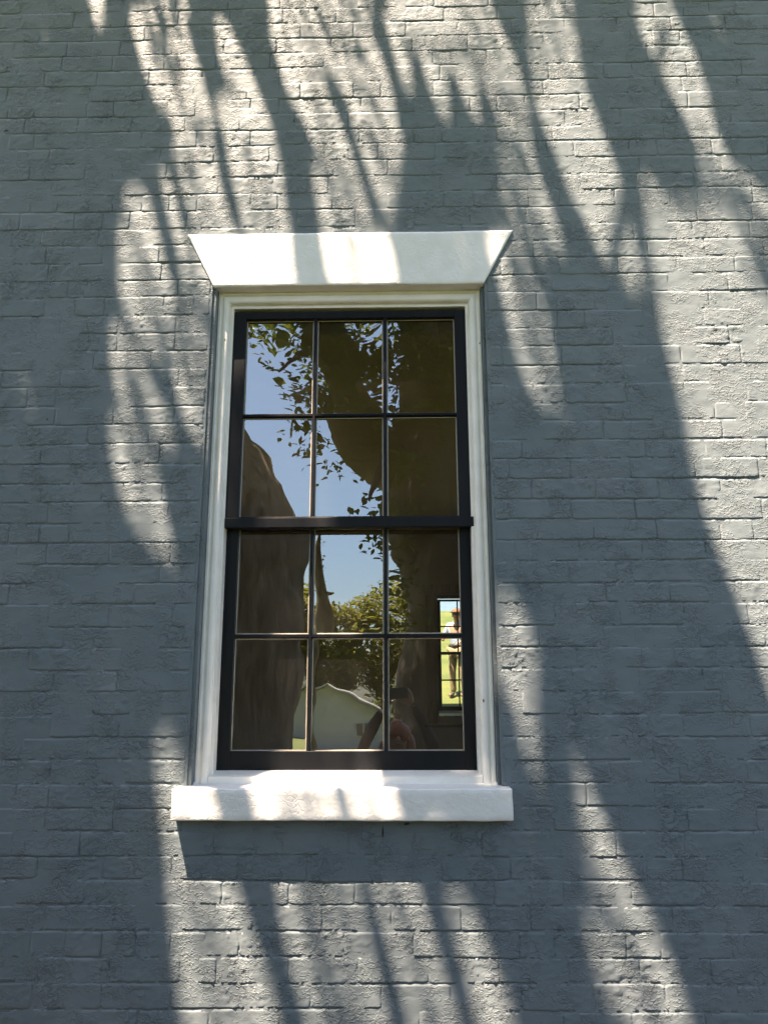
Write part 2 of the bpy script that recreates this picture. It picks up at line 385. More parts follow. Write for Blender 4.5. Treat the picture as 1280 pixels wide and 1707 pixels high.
# ---------------------------------------------------------------- window
win = empty('sash_window', (-.1965, .05, 1.33))
tag(win, 'tall twelve-pane black sash window in a white moulded frame in the grey brick wall', 'window', kind='thing')
XC = -.1965
# flared lintel
def lintel():
    nx, nz = 150, 26; a = np.linspace(0, 1, nx+1); b = np.linspace(0, 1, nz+1); A, B = np.meshgrid(a, b, indexing='ij')
    xl = -.7457+(-.8647+.7457)*B; xr = .3521+(.4781-.3521)*B
    X = xl+(xr-xl)*A; Z = 3.367+.2394*B+.0016*vnoise(X, B*0, 9, 4)+np.where(B < .01, .0012*vnoise(X, B, 45, 8), 0)
    edge = np.minimum(np.minimum(A*1.2, (1-A)*1.2), np.minimum(B, 1-B)*.24)
    h = .0075+.0006*fbm(X, Z, 9, 61)+.0004*fbm(X, Z, 60, 62)-.0015*np.clip(1-edge/.003, 0, 1)**2
    V = np.stack([X, -h, Z], -1).reshape(-1, 3); n = nz+1
    i, j = np.meshgrid(np.arange(nx), np.arange(nz), indexing='ij'); q = (i*n+j).ravel()
    F = np.stack([q, q+n, q+n+1, q+1], 1)
    # sides and soffit run back into the wall
    rim = [i*n for i in range(nx+1)]+[nx*n+j for j in range(1, n)]+[i*n+nz for i in range(nx-1, -1, -1)]+[j for j in range(nz-1, 0, -1)]
    Bk = V[rim].copy(); Bk[:, 1] = .12; s = len(V); m_ = len(rim)
    F2 = np.array([[rim[(i+1) % m_], rim[i], s+i, s+(i+1) % m_] for i in range(m_)])
    return np.concatenate([V, Bk]), np.concatenate([F, F2])
lo = obj_np('lintel', *lintel(), M_lintel, win); tag(lo, 'white painted flared lintel with crazed paint over the window')
me = lo.data; sm = np.ones(len(me.polygons), bool); sm[150*26:] = False; me.polygons.foreach_set('use_smooth', sm)
# sill
def sill():
    bm = bmesh.new(); bm_box(bm, -.7835, .382, -.06, .13, 1.329, 1.4335)
    bmesh.ops.bevel(bm, geom=[e for e in bm.edges], offset=.0045, segments=2, affect='EDGES', profile=.5)
    bmesh.ops.subdivide_edges(bm, edges=[e for e in bm.edges if e.calc_length() > .3], cuts=70, use_grid_fill=True)
    bmesh.ops.subdivide_edges(bm, edges=[e for e in bm.edges if .05 < e.calc_length() < .3], cuts=5, use_grid_fill=True)
    for v in bm.verts:
        x, y, z = v.co
        v.co.z += .0011*float(vnoise(x, y, 9, 3))+.0011*float(vnoise(x, y, 40, 5))
        v.co.y += .0008*float(vnoise(x, z, 11, 6))+.0009*float(vnoise(x, z, 45, 7))
        v.co.x += .0012*float(vnoise(y, z, 30, 8))
        if z > 1.38: v.co.z += .006*max(0, y+.03)/.1
    return bm
tag(obj_bm('sill', sill(), M_sill, win, True), 'rough white painted stone sill')

# moulded casing, mitred at the top corners
CL, CR, CT, CB = -.734, .3414, 3.3672, 1.4355
PROF = [(0, .10), (0, .0465), (.002, .044), (.010, .044), (.012, .0465), (.014, .050), (.019, .050), (.021, .0455), (.026, .0435), (.034, .0435), (.040, .0455), (.044, .050), (.047, .056), (.0475, .068), (.060, .0685), (.0605, .16)]
def jamb(side):
    V, F = [], []
    for w, y in PROF:
        x = CL+w if side < 0 else CR-w
        V += [(x, y, CB), (x, y, CT-w)]
    for i in range(len(PROF)-1): F.append((2*i, 2*i+2, 2*i+3, 2*i+1) if side > 0 else (2*i, 2*i+1, 2*i+3, 2*i+2))
    return V, F
for s in (-1, 1): obj('jamb_casing', *jamb(s), M_case, win)
V, F = [], []
for w, y in PROF: V += [(CL+w, y, CT-w), (CR-w, y, CT-w)]
for i in range(len(PROF)-1): F.append((2*i, 2*i+1, 2*i+3, 2*i+2))
obj('head_casing', V, F, M_case, win)
# sloping wooden sub sill
V = [(CL+.047, .052, 1.4345), (CR-.047, .052, 1.4345), (CL+.047, .052, 1.462), (CR-.047, .052, 1.462), (CL+.047, .112, 1.4775), (CR-.047, .112, 1.4775), (CL+.047, .16, 1.482), (CR-.047, .16, 1.482)]
obj('sub_sill', V, [(0, 1, 3, 2), (2, 3, 5, 4), (4, 5, 7, 6)], M_case, win)
# caulk fillets where the casing meets the stone sill
for x in (CL-.004, CR+.004): box('caulk', M_sill, win, x-.012, x+.012, .03, .06, 1.430, 1.4445, .005)

def sash(name, x0, x1, z0, z1, gx0, gx1, gz0, gz1, yf, yg, label, seed):
    bm = bmesh.new(); yb = yg+.018
    bm_box(bm, x0, gx0, yf, yb, z0, z1, .0015, 1); bm_box(bm, gx1, x1, yf, yb, z0, z1, .0015, 1)
    bm_box(bm, gx0-.001, gx1+.001, yf+.0006, yb, gz1, z1-.0006, .0015, 1); bm_box(bm, gx0-.001, gx1+.001, yf+.0006, yb, z0+.0006, gz0, .0015, 1)
    part = obj_bm(name, bm, M_black, win); part['label'] = label
    mx, cols, mz, rows = .0085, 3, .0085, 2         # half width of the bars at the glass
    cw = (gx1-gx0)/3; rh = (gz1-gz0)/2
    def bar(a, b, c, d, vert):                      # a chamfered glazing bar
        if vert: pts = [(c-mx, yg-.002), (c-.0045, yf+.004), (c+.0045, yf+.004), (c+mx, yg-.002), (c+mx, yb), (c-mx, yb)]; V = [(x, y, z) for z in (a, b) for x, y in pts]
        else: pts = [(c-mz, yg-.0015), (c-.0045, yf+.005), (c+.0045, yf+.005), (c+mz, yg-.0015), (c+mz, yb-.001), (c-mz, yb-.001)]; V = [(x, y, z) for x in (a, b) for z, y in pts]
        F = [(i, (i+1) % 6, 6+(i+1) % 6, 6+i) for i in range(6)]+[tuple(range(6)), tuple(range(11, 5, -1))]
        bm = bmesh.new(); vs_ = [bm.verts.new(v) for v in V]
        for f in F: bm.faces.new([vs_[i] for i in f])
        o = obj_bm('muntin', bm, M_black, part); o.location = (0, 0, 0); return o
    for c in (1, 2): bar(gz0, gz1, gx0+cw*c, 0, True)
    bar(gx0, gx1, (gz0+gz1)/2, 0, False)
    r_ = np.random.default_rng(seed)
    for i in range(3):
        for j in range(2):
            a0 = gx0+cw*i+(mx if i else 0); a1 = gx0+cw*(i+1)-(mx if i < 2 else 0)
            b0 = gz0+rh*j+(mz if j else 0); b1 = gz0+rh*(j+1)-(mz if j < 1 else 0)
            # old drawn glass: slow waves, a few sharper ripples, its own small tilt
            nx, nz = 44, 60; X, Z = np.meshgrid(np.linspace(a0-.004, a1+.004, nx+1), np.linspace(b0-.004, b1+.004, nz+1), indexing='ij')
            s = seed*7+i*3+j
            w = WAVE[seed]
            Y = yg+w*(.00042*vnoise(X, Z*.6, 7, s)+.00014*vnoise(X, Z*.7, 16, s+1)+.00003*vnoise(X, Z, 36, s+2)*np.clip(vnoise(X, Z, 5, s+3)+.1, 0, 1))
            Y += r_.normal(0, .0045)*(X-(a0+a1)/2)+r_.normal(0, .0045)*(Z-(b0+b1)/2)
            n = nz+1; ii, jj = np.meshgrid(np.arange(nx), np.arange(nz), indexing='ij'); q = (ii*n+jj).ravel()
            g = obj_np('pane', np.stack([X, Y, Z], -1).reshape(-1, 3), np.stack([q, q+n, q+n+1, q+1], 1), M_glass, part); g.location = (0, 0, 0)
            t = .0034; y = yg-.0025
            V = [(a0, y, b0), (a1, y, b0), (a1, y, b1), (a0, y, b1), (a0+t, y+.0012, b0+t), (a1-t, y+.0012, b0+t), (a1-t, y+.0012, b1-t), (a0+t, y+.0012, b1-t)]
            o = obj('putty_line', V, [(0, 1, 5, 4), (1, 2, 6, 5), (2, 3, 7, 6), (3, 0, 4, 7)], M_bead, part); o.location = (0, 0, 0)
    return part
WAVE = {1: .8, 2: .62}
# sash children sit in the window's own frame, so shift only once
sash('upper_sash', -.6741, .2909, 2.378, 3.2961, -.6222, .236, 2.4225, 3.2632, .0745, .100, 'outer upper sash of six wavy panes reflecting sky and branches', 1)
box('meeting_rail', M_black, win, -.6738, .2905, .066, .0738, 2.3775, 2.4165, .002)
sash('lower_sash', -.680, .2955, 1.478, 2.405, -.6275, .238, 1.545, 2.386, .114, .142, 'inner lower sash of six wavy panes reflecting trees and lawn', 2)
# timber lining of the opening, room side
bm = bmesh.new()
bm_box(bm, OX0+.004, CL+.06, .165, .36, 1.40, 3.33); bm_box(bm, CR-.06, OX1-.004, .165, .36, 1.40, 3.33)
bm_box(bm, OX0+.004, OX1-.004, .166, .36, 3.332, 3.40); bm_box(bm, OX0+.004, OX1-.004, .166, .39, 1.36, 1.398)
obj_bm('inner_lining', bm, M_trim, win)
bm = bmesh.new()                                     # infill between casing and wall so no light leaks
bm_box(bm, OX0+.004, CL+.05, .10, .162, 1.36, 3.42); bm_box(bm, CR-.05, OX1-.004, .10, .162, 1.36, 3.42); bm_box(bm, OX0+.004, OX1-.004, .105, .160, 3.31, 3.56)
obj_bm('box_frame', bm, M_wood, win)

# the same window in the back wall, turned round (no stone lintel or sill)
def copy_tree(o, parent=None, skip=()):
    c = o.copy(); COL.objects.link(c); c.parent = parent
    for k in ('label', 'category'):
        if k in c and parent is not None: del c[k]
    for ch in o.children:
        if ch.name.split('.')[0] not in skip: copy_tree(ch, c, skip)
    return c
bpy.context.view_layer.update()
bw = copy_tree(win, None, ('lintel', 'sill', 'inner_lining', 'caulk'))
bw.rotation_euler = (0, 0, math.pi); bw.location = (FO-win.location.x, DEPTH-.05, win.location.z)
tag(bw, 'bright back window seen through the room, person outside it', 'window', kind='thing')

# ---------------------------------------------------------------- small wear
M_chip = simple('bare_dark_chip', (.02, .018, .015), (.06, .05, .04), rough=.9, scale=90)
def chip(name, parent, x, z, rx, rz, y, seed, up=0):     # a ragged shallow scar
    r_ = np.random.default_rng(seed); n = 9; a = np.linspace(0, 2*math.pi, n, endpoint=False); q = r_.uniform(.55, 1.15, n)
    V = [(x, y+.0006, z)]+[(x+rx*q[i]*math.cos(a[i]), y, z+rz*q[i]*math.sin(a[i])) for i in range(n)]
    return obj(name, V, [(0, 1+i, 1+(i+1) % n) for i in range(n)], M_chip, parent)
for i, (x, z, rx, rz) in enumerate(((-1.682, 4.129, .008, .006), (-1.272, 4.668, .004, .004), (-.437, 4.151, .003, .007), (-1.374, 2.802, .005, .005), (-.061, 1.285, .0035, .022), (.02, 1.312, .012, .006))):
    chip('paint_chip', wall, x, z, rx, rz, -float(lumps(np.array(x), np.array(z)))-.0042, i)
for i, (x, z, rx, rz) in enumerate(((.304, 1.725, .004, .007), (.3335, 3.129, .002, .006), (-.7, 3.158, .003, .006))):
    chip('dent', win, x, z, rx, rz, .0432, 20+i)

# ---------------------------------------------------------------- trees
def tube(path, radii, seg=14, seed=0, rough=.12, step=.16):
    """bark-rough tapered tube along a smoothed path"""
    P = np.array(path, float); Rr = np.array(radii, float)
    t = np.linspace(0, len(P)-1, 2+int(np.linalg.norm(np.diff(P, axis=0), axis=1).sum()/step))
    i = np.clip(np.floor(t).astype(int), 0, len(P)-2); f = (t-i)[:, None]
    P0 = P[np.maximum(i-1, 0)]; P1 = P[i]; P2 = P[i+1]; P3 = P[np.minimum(i+2, len(P)-1)]
    C = .5*(2*P1+(P2-P0)*f+(2*P0-5*P1+4*P2-P3)*f**2+(3*P1-P0-3*P2+P3)*f**3)
    rr = Rr[i]*(1-f[:, 0])+Rr[i+1]*f[:, 0]
    T = np.gradient(C, axis=0); T /= np.linalg.norm(T, axis=1)[:, None]+1e-9
    ref = np.where(np.abs(T[:, 2:3]) > .9, np.array([[1., 0, 0]]), np.array([[0, 0, 1.]]))
    U = np.cross(T, ref); U /= np.linalg.norm(U, axis=1)[:, None]; W = np.cross(T, U)
    ang = np.linspace(0, 2*math.pi, seg, endpoint=False)
    n = 1+rough*vnoise(np.cos(ang)[None, :]*1.6+seed, np.cumsum(np.full(len(C), .35))[:, None]+np.sin(ang)[None, :]*1.6, 1.0, seed)
    n = n+rough*.6*np.cos(ang*5+seed)[None, :]*np.clip(1-np.arange(len(C))/6.0, 0, 1)[:, None]
    hh = np.cumsum(np.full(len(C), .9))[:, None]
    n = n+rough*.45*vnoise(np.cos(ang)[None, :]*4.2+seed, hh+np.sin(ang)[None, :]*4.2, 1.0, seed+7)+rough*.3*vnoise(np.cos(ang)[None, :]*9, hh*.6+np.sin(ang)[None, :]*9, 1.0, seed+9)
    V = C[:, None, :]+(rr[:, None]*n)[:, :, None]*(np.cos(ang)[None, :, None]*U[:, None, :]+np.sin(ang)[None, :, None]*W[:, None, :])
    m_, k = V.shape[:2]
    a, b = np.meshgrid(np.arange(m_-1), np.arange(k), indexing='ij'); b2 = (b+1) % k
    F = np.stack([a*k+b, a*k+b2, (a+1)*k+b2, (a+1)*k+b], -1).reshape(-1, 4)
    return V.reshape(-1, 3), F
def tubes(name, specs, mat, parent):
    VV, FF, b = [], [], 0
    for i, s in enumerate(specs):
        V, F = tube(s[0], s[1], s[2] if len(s) > 2 else 12, i*3+1); VV.append(V); FF.append(F+b); b += len(V)
    return obj_np(name, np.concatenate(VV), np.concatenate(FF), mat, parent)
def leaf_shapes(C, size, nrm=None, wid=.48):
    """pointed folded leaves round the centres C: (n,6,3) vertices"""
    n = len(C)
    d = rng.standard_normal((n, 3)); d[:, 2] *= .5; d /= np.linalg.norm(d, axis=1)[:, None]
    if nrm is None:
        nrm = rng.standard_normal((n, 3)); nrm[:, 2] = np.abs(nrm[:, 2])+.8
    s = np.cross(d, nrm); s /= np.linalg.norm(s, axis=1)[:, None]+1e-9; q = np.cross(s, d)
    L = (size if np.ndim(size) else np.full(n, size))[:, None]; w = L*wid*.5
    return np.stack([C-d*L*.5, C-d*L*.18+s*w*.9+q*L*.05, C+d*L*.14+s*w*.85+q*L*.05, C+d*L*.5-q*L*.06, C+d*L*.14-s*w*.85+q*L*.05, C-d*L*.18-s*w*.9+q*L*.05], 1)
def leaf_obj(name, LV, mat, parent):
    n = len(LV); b = np.arange(n)[:, None]*6
    F = np.concatenate([b+np.array([[0, 1, 2, 3]]), b+np.array([[0, 3, 4, 5]])], 0)
    return obj_np(name, LV.reshape(-1, 3), F, mat, parent, smooth=False)
def clumps(centres, per, spread, size, flat=.7):
    C = np.repeat(np.array(centres), per, 0); o = rng.standard_normal(C.shape)*spread; o[:, 2] *= flat
    r_ = np.linalg.norm(o, axis=1)[:, None]; o *= np.minimum(1, 2.0*spread/np.maximum(r_, 1e-6))
    return leaf_shapes(C+o, rng.uniform(.7, 1.3, len(C))*size)

# sunlit patches on the wall (x, z in metres; share of sun that gets through): the gaps in the crown above it
LIT = [
(0.35,[(-1.396,5.013),(-1.327,5.011),(-1.307,4.663),(-1.339,4.654),(-1.376,4.779)]),
(0.35,[(-1.194,4.709),(-1.017,4.836),(-0.950,4.606),(-0.868,4.430),(-0.820,4.274),(-0.795,4.137),(-0.932,4.169),(-1.038,4.278),(-1.096,4.388)]),
(0.7,[(-1.040,5.072),(-0.979,5.071),(-0.953,4.671),(-0.920,4.510),(-0.865,4.383),(-0.894,4.322),(-0.953,4.354),(-0.977,4.575)]),
(0.75,[(-0.938,4.276),(-0.862,4.321),(-0.810,4.228),(-0.787,4.077),(-0.749,3.928),(-0.685,3.753),(-0.643,3.584),(-0.823,3.586),(-0.870,3.615),(-0.902,3.786),(-0.928,3.960)]),
(1,[(-0.823,3.586),(-0.643,3.584),(-0.590,3.363),(-0.812,3.366)]),
(0.6,[(-0.802,4.716),(-0.750,4.650),(-0.684,4.489),(-0.603,4.285),(-0.554,4.147),(-0.686,4.195),(-0.721,4.349),(-0.760,4.523)]),
(0.85,[(-0.748,4.251),(-0.689,4.287),(-0.569,4.199),(-0.524,4.012),(-0.490,3.808),(-0.462,3.609),(-0.430,3.334),(-0.565,3.336),(-0.629,3.611),(-0.688,3.811),(-0.759,4.031),(-0.775,4.151)]),
(0.55,[(-1.002,3.874),(-0.957,3.888),(-0.908,3.757),(-0.858,3.587),(-0.776,3.393),(-0.731,3.338),(-0.728,3.258),(-0.830,3.259),(-0.882,3.395),(-0.923,3.588),(-0.968,3.744)]),
(0.65,[(-1.132,3.766),(-1.069,3.811),(-1.034,3.745),(-0.977,3.561),(-0.922,3.395),(-0.879,3.260),(-0.875,3.194),(-1.052,3.209),(-1.102,3.290),(-1.131,3.480)]),
(0.4,[(-1.052,3.209),(-0.875,3.194),(-0.830,3.259),(-0.728,3.258),(-0.727,2.946),(-0.730,2.709),(-0.832,2.767),(-0.864,2.922),(-0.891,3.050),(-0.978,3.090)]),
(0.35,[(-1.153,3.158),(-1.091,3.210),(-1.010,3.021),(-0.958,2.898),(-0.911,2.797),(-0.850,2.752),(-0.937,2.711),(-0.966,2.724),(-0.879,2.388),(-0.843,2.318),(-0.910,2.307),(-0.984,2.388),(-1.041,2.464),(-1.093,2.603),(-1.118,2.737),(-1.062,2.811),(-1.104,2.925),(-1.133,3.053)]),
(0.45,[(-1.134,3.131),(-1.088,3.167),(-1.029,3.021),(-0.977,2.898),(-0.944,2.823),(-0.992,2.761),(-1.054,2.799),(-1.093,2.950)]),
(0.45,[(-1.084,2.725),(-1.000,2.744),(-0.965,2.578),(-0.920,2.458),(-0.898,2.392),(-0.967,2.398),(-1.030,2.478),(-1.067,2.603)]),
(0.25,[(-1.362,3.306),(-1.287,3.292),(-1.243,3.159),(-1.225,3.054),(-1.168,2.951),(-1.113,2.799),(-1.109,2.745),(-1.165,2.800),(-1.230,2.952),(-1.312,3.107)]),
(0.2,[(-1.643,3.683),(-1.613,3.683),(-1.535,3.376),(-1.509,3.295),(-1.546,3.295)]),
(0.68,[(-0.596,5.199),(-0.124,5.186),(-0.107,4.717),(-0.049,4.476),(-0.002,4.243),(0.007,4.062),(-0.020,3.857),(-0.051,3.616),(-0.015,3.329),(-0.246,3.332),(-0.287,3.606),(-0.328,3.834),(-0.316,4.038),(-0.372,4.144),(-0.451,4.282),(-0.521,4.533)]),
(0.68,[(-0.047,5.184),(0.408,5.172),(0.413,4.737),(0.501,4.543),(0.541,4.354),(0.559,4.171),(0.459,4.128),(0.383,4.296),(0.348,4.358),(0.332,4.146),(0.291,4.161),(0.240,4.398),(0.204,4.208),(0.228,4.103),(0.202,4.100),(0.122,4.210),(0.094,4.489),(0.062,4.489),(0.066,4.303),(0.024,4.334),(-0.017,4.522),(-0.053,4.635)]),
(0.3,[(0.459,4.128),(0.559,4.171),(0.586,3.992),(0.641,3.817),(0.694,3.647),(0.730,3.508),(0.663,3.536),(0.590,3.551),(0.518,3.580),(0.440,3.609),(0.449,3.849),(0.435,4.025)]),
(0.34,[(0.440,3.609),(0.591,3.565),(0.598,3.455),(0.577,3.374),(0.608,3.136),(0.622,2.957),(0.604,2.869),(0.512,2.908),(0.475,3.035),(0.448,3.190),(0.416,3.377),(0.378,3.458)]),
(0.8,[(0.636,5.167),(0.767,5.163),(0.766,4.665),(0.788,4.505),(0.791,4.365),(0.642,4.352),(0.606,4.415),(0.621,4.572)]),
(1,[(0.642,4.352),(0.791,4.365),(0.817,4.242),(0.869,4.017),(0.919,3.841),(0.945,3.643),(0.967,3.423),(0.949,3.369),(0.880,3.419),(0.805,3.617),(0.752,3.759),(0.710,3.903),(0.657,4.080),(0.623,4.230)]),
(0.85,[(1.078,5.155),(1.214,5.152),(1.196,4.752),(1.238,4.622),(1.289,4.463),(1.313,4.308),(1.325,4.172),(1.254,4.113),(1.192,4.280),(1.146,4.404),(1.088,4.594)]),
(0.5,[(1.254,4.113),(1.325,4.172),(1.365,4.008),(1.436,3.804),(1.501,3.718),(1.297,3.778),(1.287,3.980)]),
(0.4,[(1.014,3.840),(1.297,3.772),(1.493,3.713),(1.487,3.282),(1.647,3.228),(1.664,3.360),(1.583,3.689),(1.452,3.832),(1.072,3.753)]),
(0.4,[(1.017,3.811),(1.118,3.710),(1.436,3.691),(1.445,3.283),(1.085,3.613),(1.039,3.712)]),
(1,[(1.038,3.636),(1.419,3.641),(1.425,3.363),(1.505,3.230),(1.798,3.122),(1.579,1.555),(1.363,1.657),(1.325,1.840),(1.301,1.929),(1.279,2.015),(1.256,2.103),(1.233,2.203),(1.200,2.305),(1.176,2.397),(1.158,2.560),(1.146,2.704),(1.116,2.877),(1.097,3.053),(1.075,3.209),(1.055,3.368),(1.044,3.531)]),
(0.48,[(0.346,2.063),(0.450,2.019),(0.478,1.964),(0.512,1.846),(0.555,1.699),(0.591,1.576),(0.645,1.436),(0.697,1.280),(0.775,1.109),(0.843,0.962),(0.893,0.845),(0.926,0.678),(0.943,0.542),(0.789,0.541),(0.765,0.677),(0.730,0.773),(0.647,0.853),(0.620,0.961),(0.600,1.053),(0.566,1.165),(0.520,1.260),(0.489,1.387),(0.462,1.516),(0.434,1.658),(0.421,1.741),(0.355,1.805)]),
(0.5,[(-0.859,1.517),(-0.782,1.578),(-0.765,1.298),(-0.798,1.318),(-0.722,1.114),(-0.700,1.260),(-0.593,1.183),(-0.544,0.995),(-0.505,0.921),(-0.463,0.813),(-0.419,0.689),(-0.389,0.534),(-0.672,0.532),(-0.698,0.688),(-0.752,0.957),(-0.780,1.125),(-0.801,1.259),(-0.830,1.397)]),
(0.7,[(-0.774,1.298),(-0.640,1.298),(-0.594,1.126),(-0.552,0.995),(-0.513,0.921),(-0.471,0.813),(-0.429,0.689),(-0.404,0.534),(-0.633,0.533),(-0.660,0.688),(-0.703,0.848),(-0.731,0.994)]),
(0.45,[(-0.473,1.318),(-0.223,1.318),(-0.163,1.117),(-0.134,1.014),(-0.114,0.922),(-0.082,0.814),(-0.054,0.691),(-0.030,0.536),(-0.262,0.535),(-0.291,0.690),(-0.324,0.778),(-0.358,0.885),(-0.390,1.014),(-0.418,1.145)]),
(0.42,[(-0.140,1.318),(0.002,1.318),(0.037,1.136),(0.076,1.015),(0.114,0.887),(0.152,0.780),(0.173,0.692),(0.193,0.537),(0.067,0.537),(0.044,0.691),(0.004,0.815),(-0.035,0.959),(-0.069,1.070),(-0.094,1.145)]),
(0.4,[(0.170,1.043),(0.226,1.048),(0.278,0.906),(0.330,0.798),(0.357,0.693),(0.386,0.538),(0.290,0.538),(0.260,0.692),(0.240,0.816),(0.195,0.942)]),
(1,[(-0.025,4.979),(0.252,4.973),(0.240,4.660),(0.164,4.582),(0.058,4.616),(-0.005,4.715)]),
(-1,[(0.408,5.172),(0.603,5.167),(0.608,4.572),(0.590,4.415),(0.613,4.231),(0.646,4.080),(0.700,3.903),(0.742,3.759),(0.795,3.617),(0.866,3.424),(0.917,3.330),(0.736,3.319),(0.689,3.564),(0.638,3.760),(0.588,3.934),(0.567,4.141),(0.541,4.354),(0.495,4.527),(0.413,4.737)]),
(-1,[(0.772,4.960),(1.063,4.953),(1.091,4.562),(1.150,4.388),(1.196,4.265),(1.253,4.104),(1.272,3.980),(1.283,3.835),(1.147,3.766),(1.029,3.840),(1.039,3.712),(1.044,3.531),(1.055,3.368),(1.065,3.209),(0.991,3.236),(0.982,3.423),(0.960,3.643),(0.934,3.841),(0.884,4.016),(0.832,4.242),(0.801,4.365),(0.794,4.505)]),
(-1,[(-0.349,4.435),(-0.275,4.424),(-0.195,4.253),(-0.163,4.065),(-0.111,3.902),(-0.060,3.729),(-0.041,3.588),(-0.105,3.589),(-0.141,3.802),(-0.201,4.006),(-0.278,4.218)]),
(-1,[(-0.144,4.711),(-0.064,4.755),(-0.011,4.554),(0.035,4.349),(0.090,4.195),(-0.003,4.137),(-0.023,4.304),(-0.070,4.476)]),
(-1,[(0.047,4.534),(0.116,4.532),(0.149,4.332),(0.213,4.124),(0.100,4.135),(0.066,4.303)]),
(-1,[(0.204,4.430),(0.261,4.429),(0.308,4.237),(0.330,4.104),(0.238,4.105)]),
(-1,[(0.333,4.390),(0.394,4.327),(0.459,4.119),(0.356,4.109)]),
(-1,[(-0.821,4.183),(-0.745,4.181),(-0.695,3.927),(-0.614,3.611),(-0.593,3.569),(-0.667,3.570),(-0.745,3.841)]),
(-1,[(-1.063,3.904),(-0.998,3.888),(-0.945,3.701),(-0.889,3.504),(-0.852,3.300),(-0.906,3.300),(-0.957,3.477),(-1.014,3.673)]),
(-1,[(-0.970,3.932),(-0.918,3.931),(-0.873,3.757),(-0.824,3.600),(-0.878,3.587),(-0.922,3.729)]),
(0.8,[(-0.565,3.363),(-0.455,3.362),(-0.329,2.549),(-0.230,1.913),(-0.098,1.397),(-0.518,1.397),(-0.543,2.090),(-0.566,2.409)])]

G = .01; GX0, GZ0, GNX, GNZ = -2.6, .2, 520, 540
gx, gz = np.meshgrid(GX0+(np.arange(GNX)+.5)*G, GZ0+(np.arange(GNZ)+.5)*G, indexing='ij')
lit = np.zeros((GNX, GNZ))
# loose random gaps over the wall outside the picture
out_gap = np.clip((vnoise(gx*1.0+gz*.25, gz*.28, 3.2, 71)-.25)*3, 0, 1)
def inside(poly):
    res = np.zeros(gx.shape, bool); n = len(poly)
    for i in range(n):
        (xa, za), (xb, zb) = poly[i], poly[(i+1) % n]
        if za == zb: continue
        c = ((za > gz) != (zb > gz)) & (gx < (xb-xa)*(gz-za)/(zb-za)+xa)
        res ^= c
    return res
for w, poly in LIT: lit = np.where(inside(poly), w if w < 0 else np.maximum(lit, w), lit)
lit = np.maximum(lit, 0)
def blur(a, s):
    k = np.exp(-.5*(np.arange(-5, 6)/s)**2); k /= k.sum()
    a = np.apply_along_axis(lambda r_: np.convolve(np.pad(r_, 5, mode='edge'), k, 'valid'), 0, a)
    return np.apply_along_axis(lambda r_: np.convolve(np.pad(r_, 5, mode='edge'), k, 'valid'), 1, a)
lit = blur(lit, 2)
for w, poly in LIT:
    if w < 0: lit = np.where(inside(poly), 0, lit)
beyond = (gx < -1.9) | (gx > 1.75) | (gz > 4.95)
lit = np.where(beyond, np.maximum(lit, out_gap*.9), lit)
need = np.where(lit > .97, 0, np.where(lit <= .22, 6.0, -1.5*np.log(np.maximum(lit, .06))))     # leaf layers wanted above each spot
need = np.where((gz > 5.0) | (gx < -2.0) | (gx > 1.9), np.minimum(need, 2.2), need)
cover = np.zeros_like(lit)
def shadow_uv(P):                                   # where along the sunbeam a point shades the wall plane
    t = -P[..., 1]; return P[..., 0]+SX*t, P[..., 2]-SZ*t
def overhang(sizes, n):
    """leaves of the branches reaching over the wall, thinned where the sun comes through"""
    keep = []
    for size in sizes:
        n = 16000 if size > .055 else 36000
        u = rng.uniform(GX0+.05, GX0+GNX*G-.05, n); v = rng.uniform(GZ0+.05, GZ0+GNZ*G-.05, n)
        hz = 8.9+.5*vnoise(u*1.3, v*.5, 1.0, 81)+rng.normal(0, .28, n)
        t = (hz-v)/SZ; C = np.stack([u-SX*t, -t, hz], 1)
        Lv = leaf_shapes(C, rng.uniform(.8, 1.25, n)*size, wid=.55)
        pu, pv = shadow_uv(Lv)
        # include mid points of the edges
        pu = np.concatenate([pu, (pu+np.roll(pu, 1, 1))/2, pu.mean(1, keepdims=True)], 1); pv = np.concatenate([pv, (pv+np.roll(pv, 1, 1))/2, pv.mean(1, keepdims=True)], 1)
        iu = np.floor((pu-GX0)/G).astype(int); iv = np.floor((pv-GZ0)/G).astype(int)
        ok = (iu >= 0) & (iu < GNX) & (iv >= 0) & (iv < GNZ); iu = np.clip(iu, 0, GNX-1); iv = np.clip(iv, 0, GNZ-1)
        nd = np.where(ok, need[iu, iv], 6.0).min(1)
        au = (pu.max(1)-pu.min(1))*(pv.max(1)-pv.min(1))*.45/(G*G)      # cells shaded by one leaf
        if size > .055: nd = np.where((nd < 5.9) & (nd < 2.19), 0, nd)
        for i in np.nonzero(nd > .03)[0]:
            c = cover[iu[i], iv[i]].mean()
            if c < nd[i]*(1 if nd[i] < 5.9 else 1) and (nd[i] > 5.9 or size > .055 or rng.random() < .5):
                a0, a1, b0, b1 = iu[i].min(), iu[i].max()+1, iv[i].min(), iv[i].max()+1
                cover[a0:a1, b0:b1] += .45; keep.append(Lv[i])
    return np.array(keep)
LV_over = overhang([.13, .11, .09, .075, .06, .05, .042, .036, .03, .03], 16000)

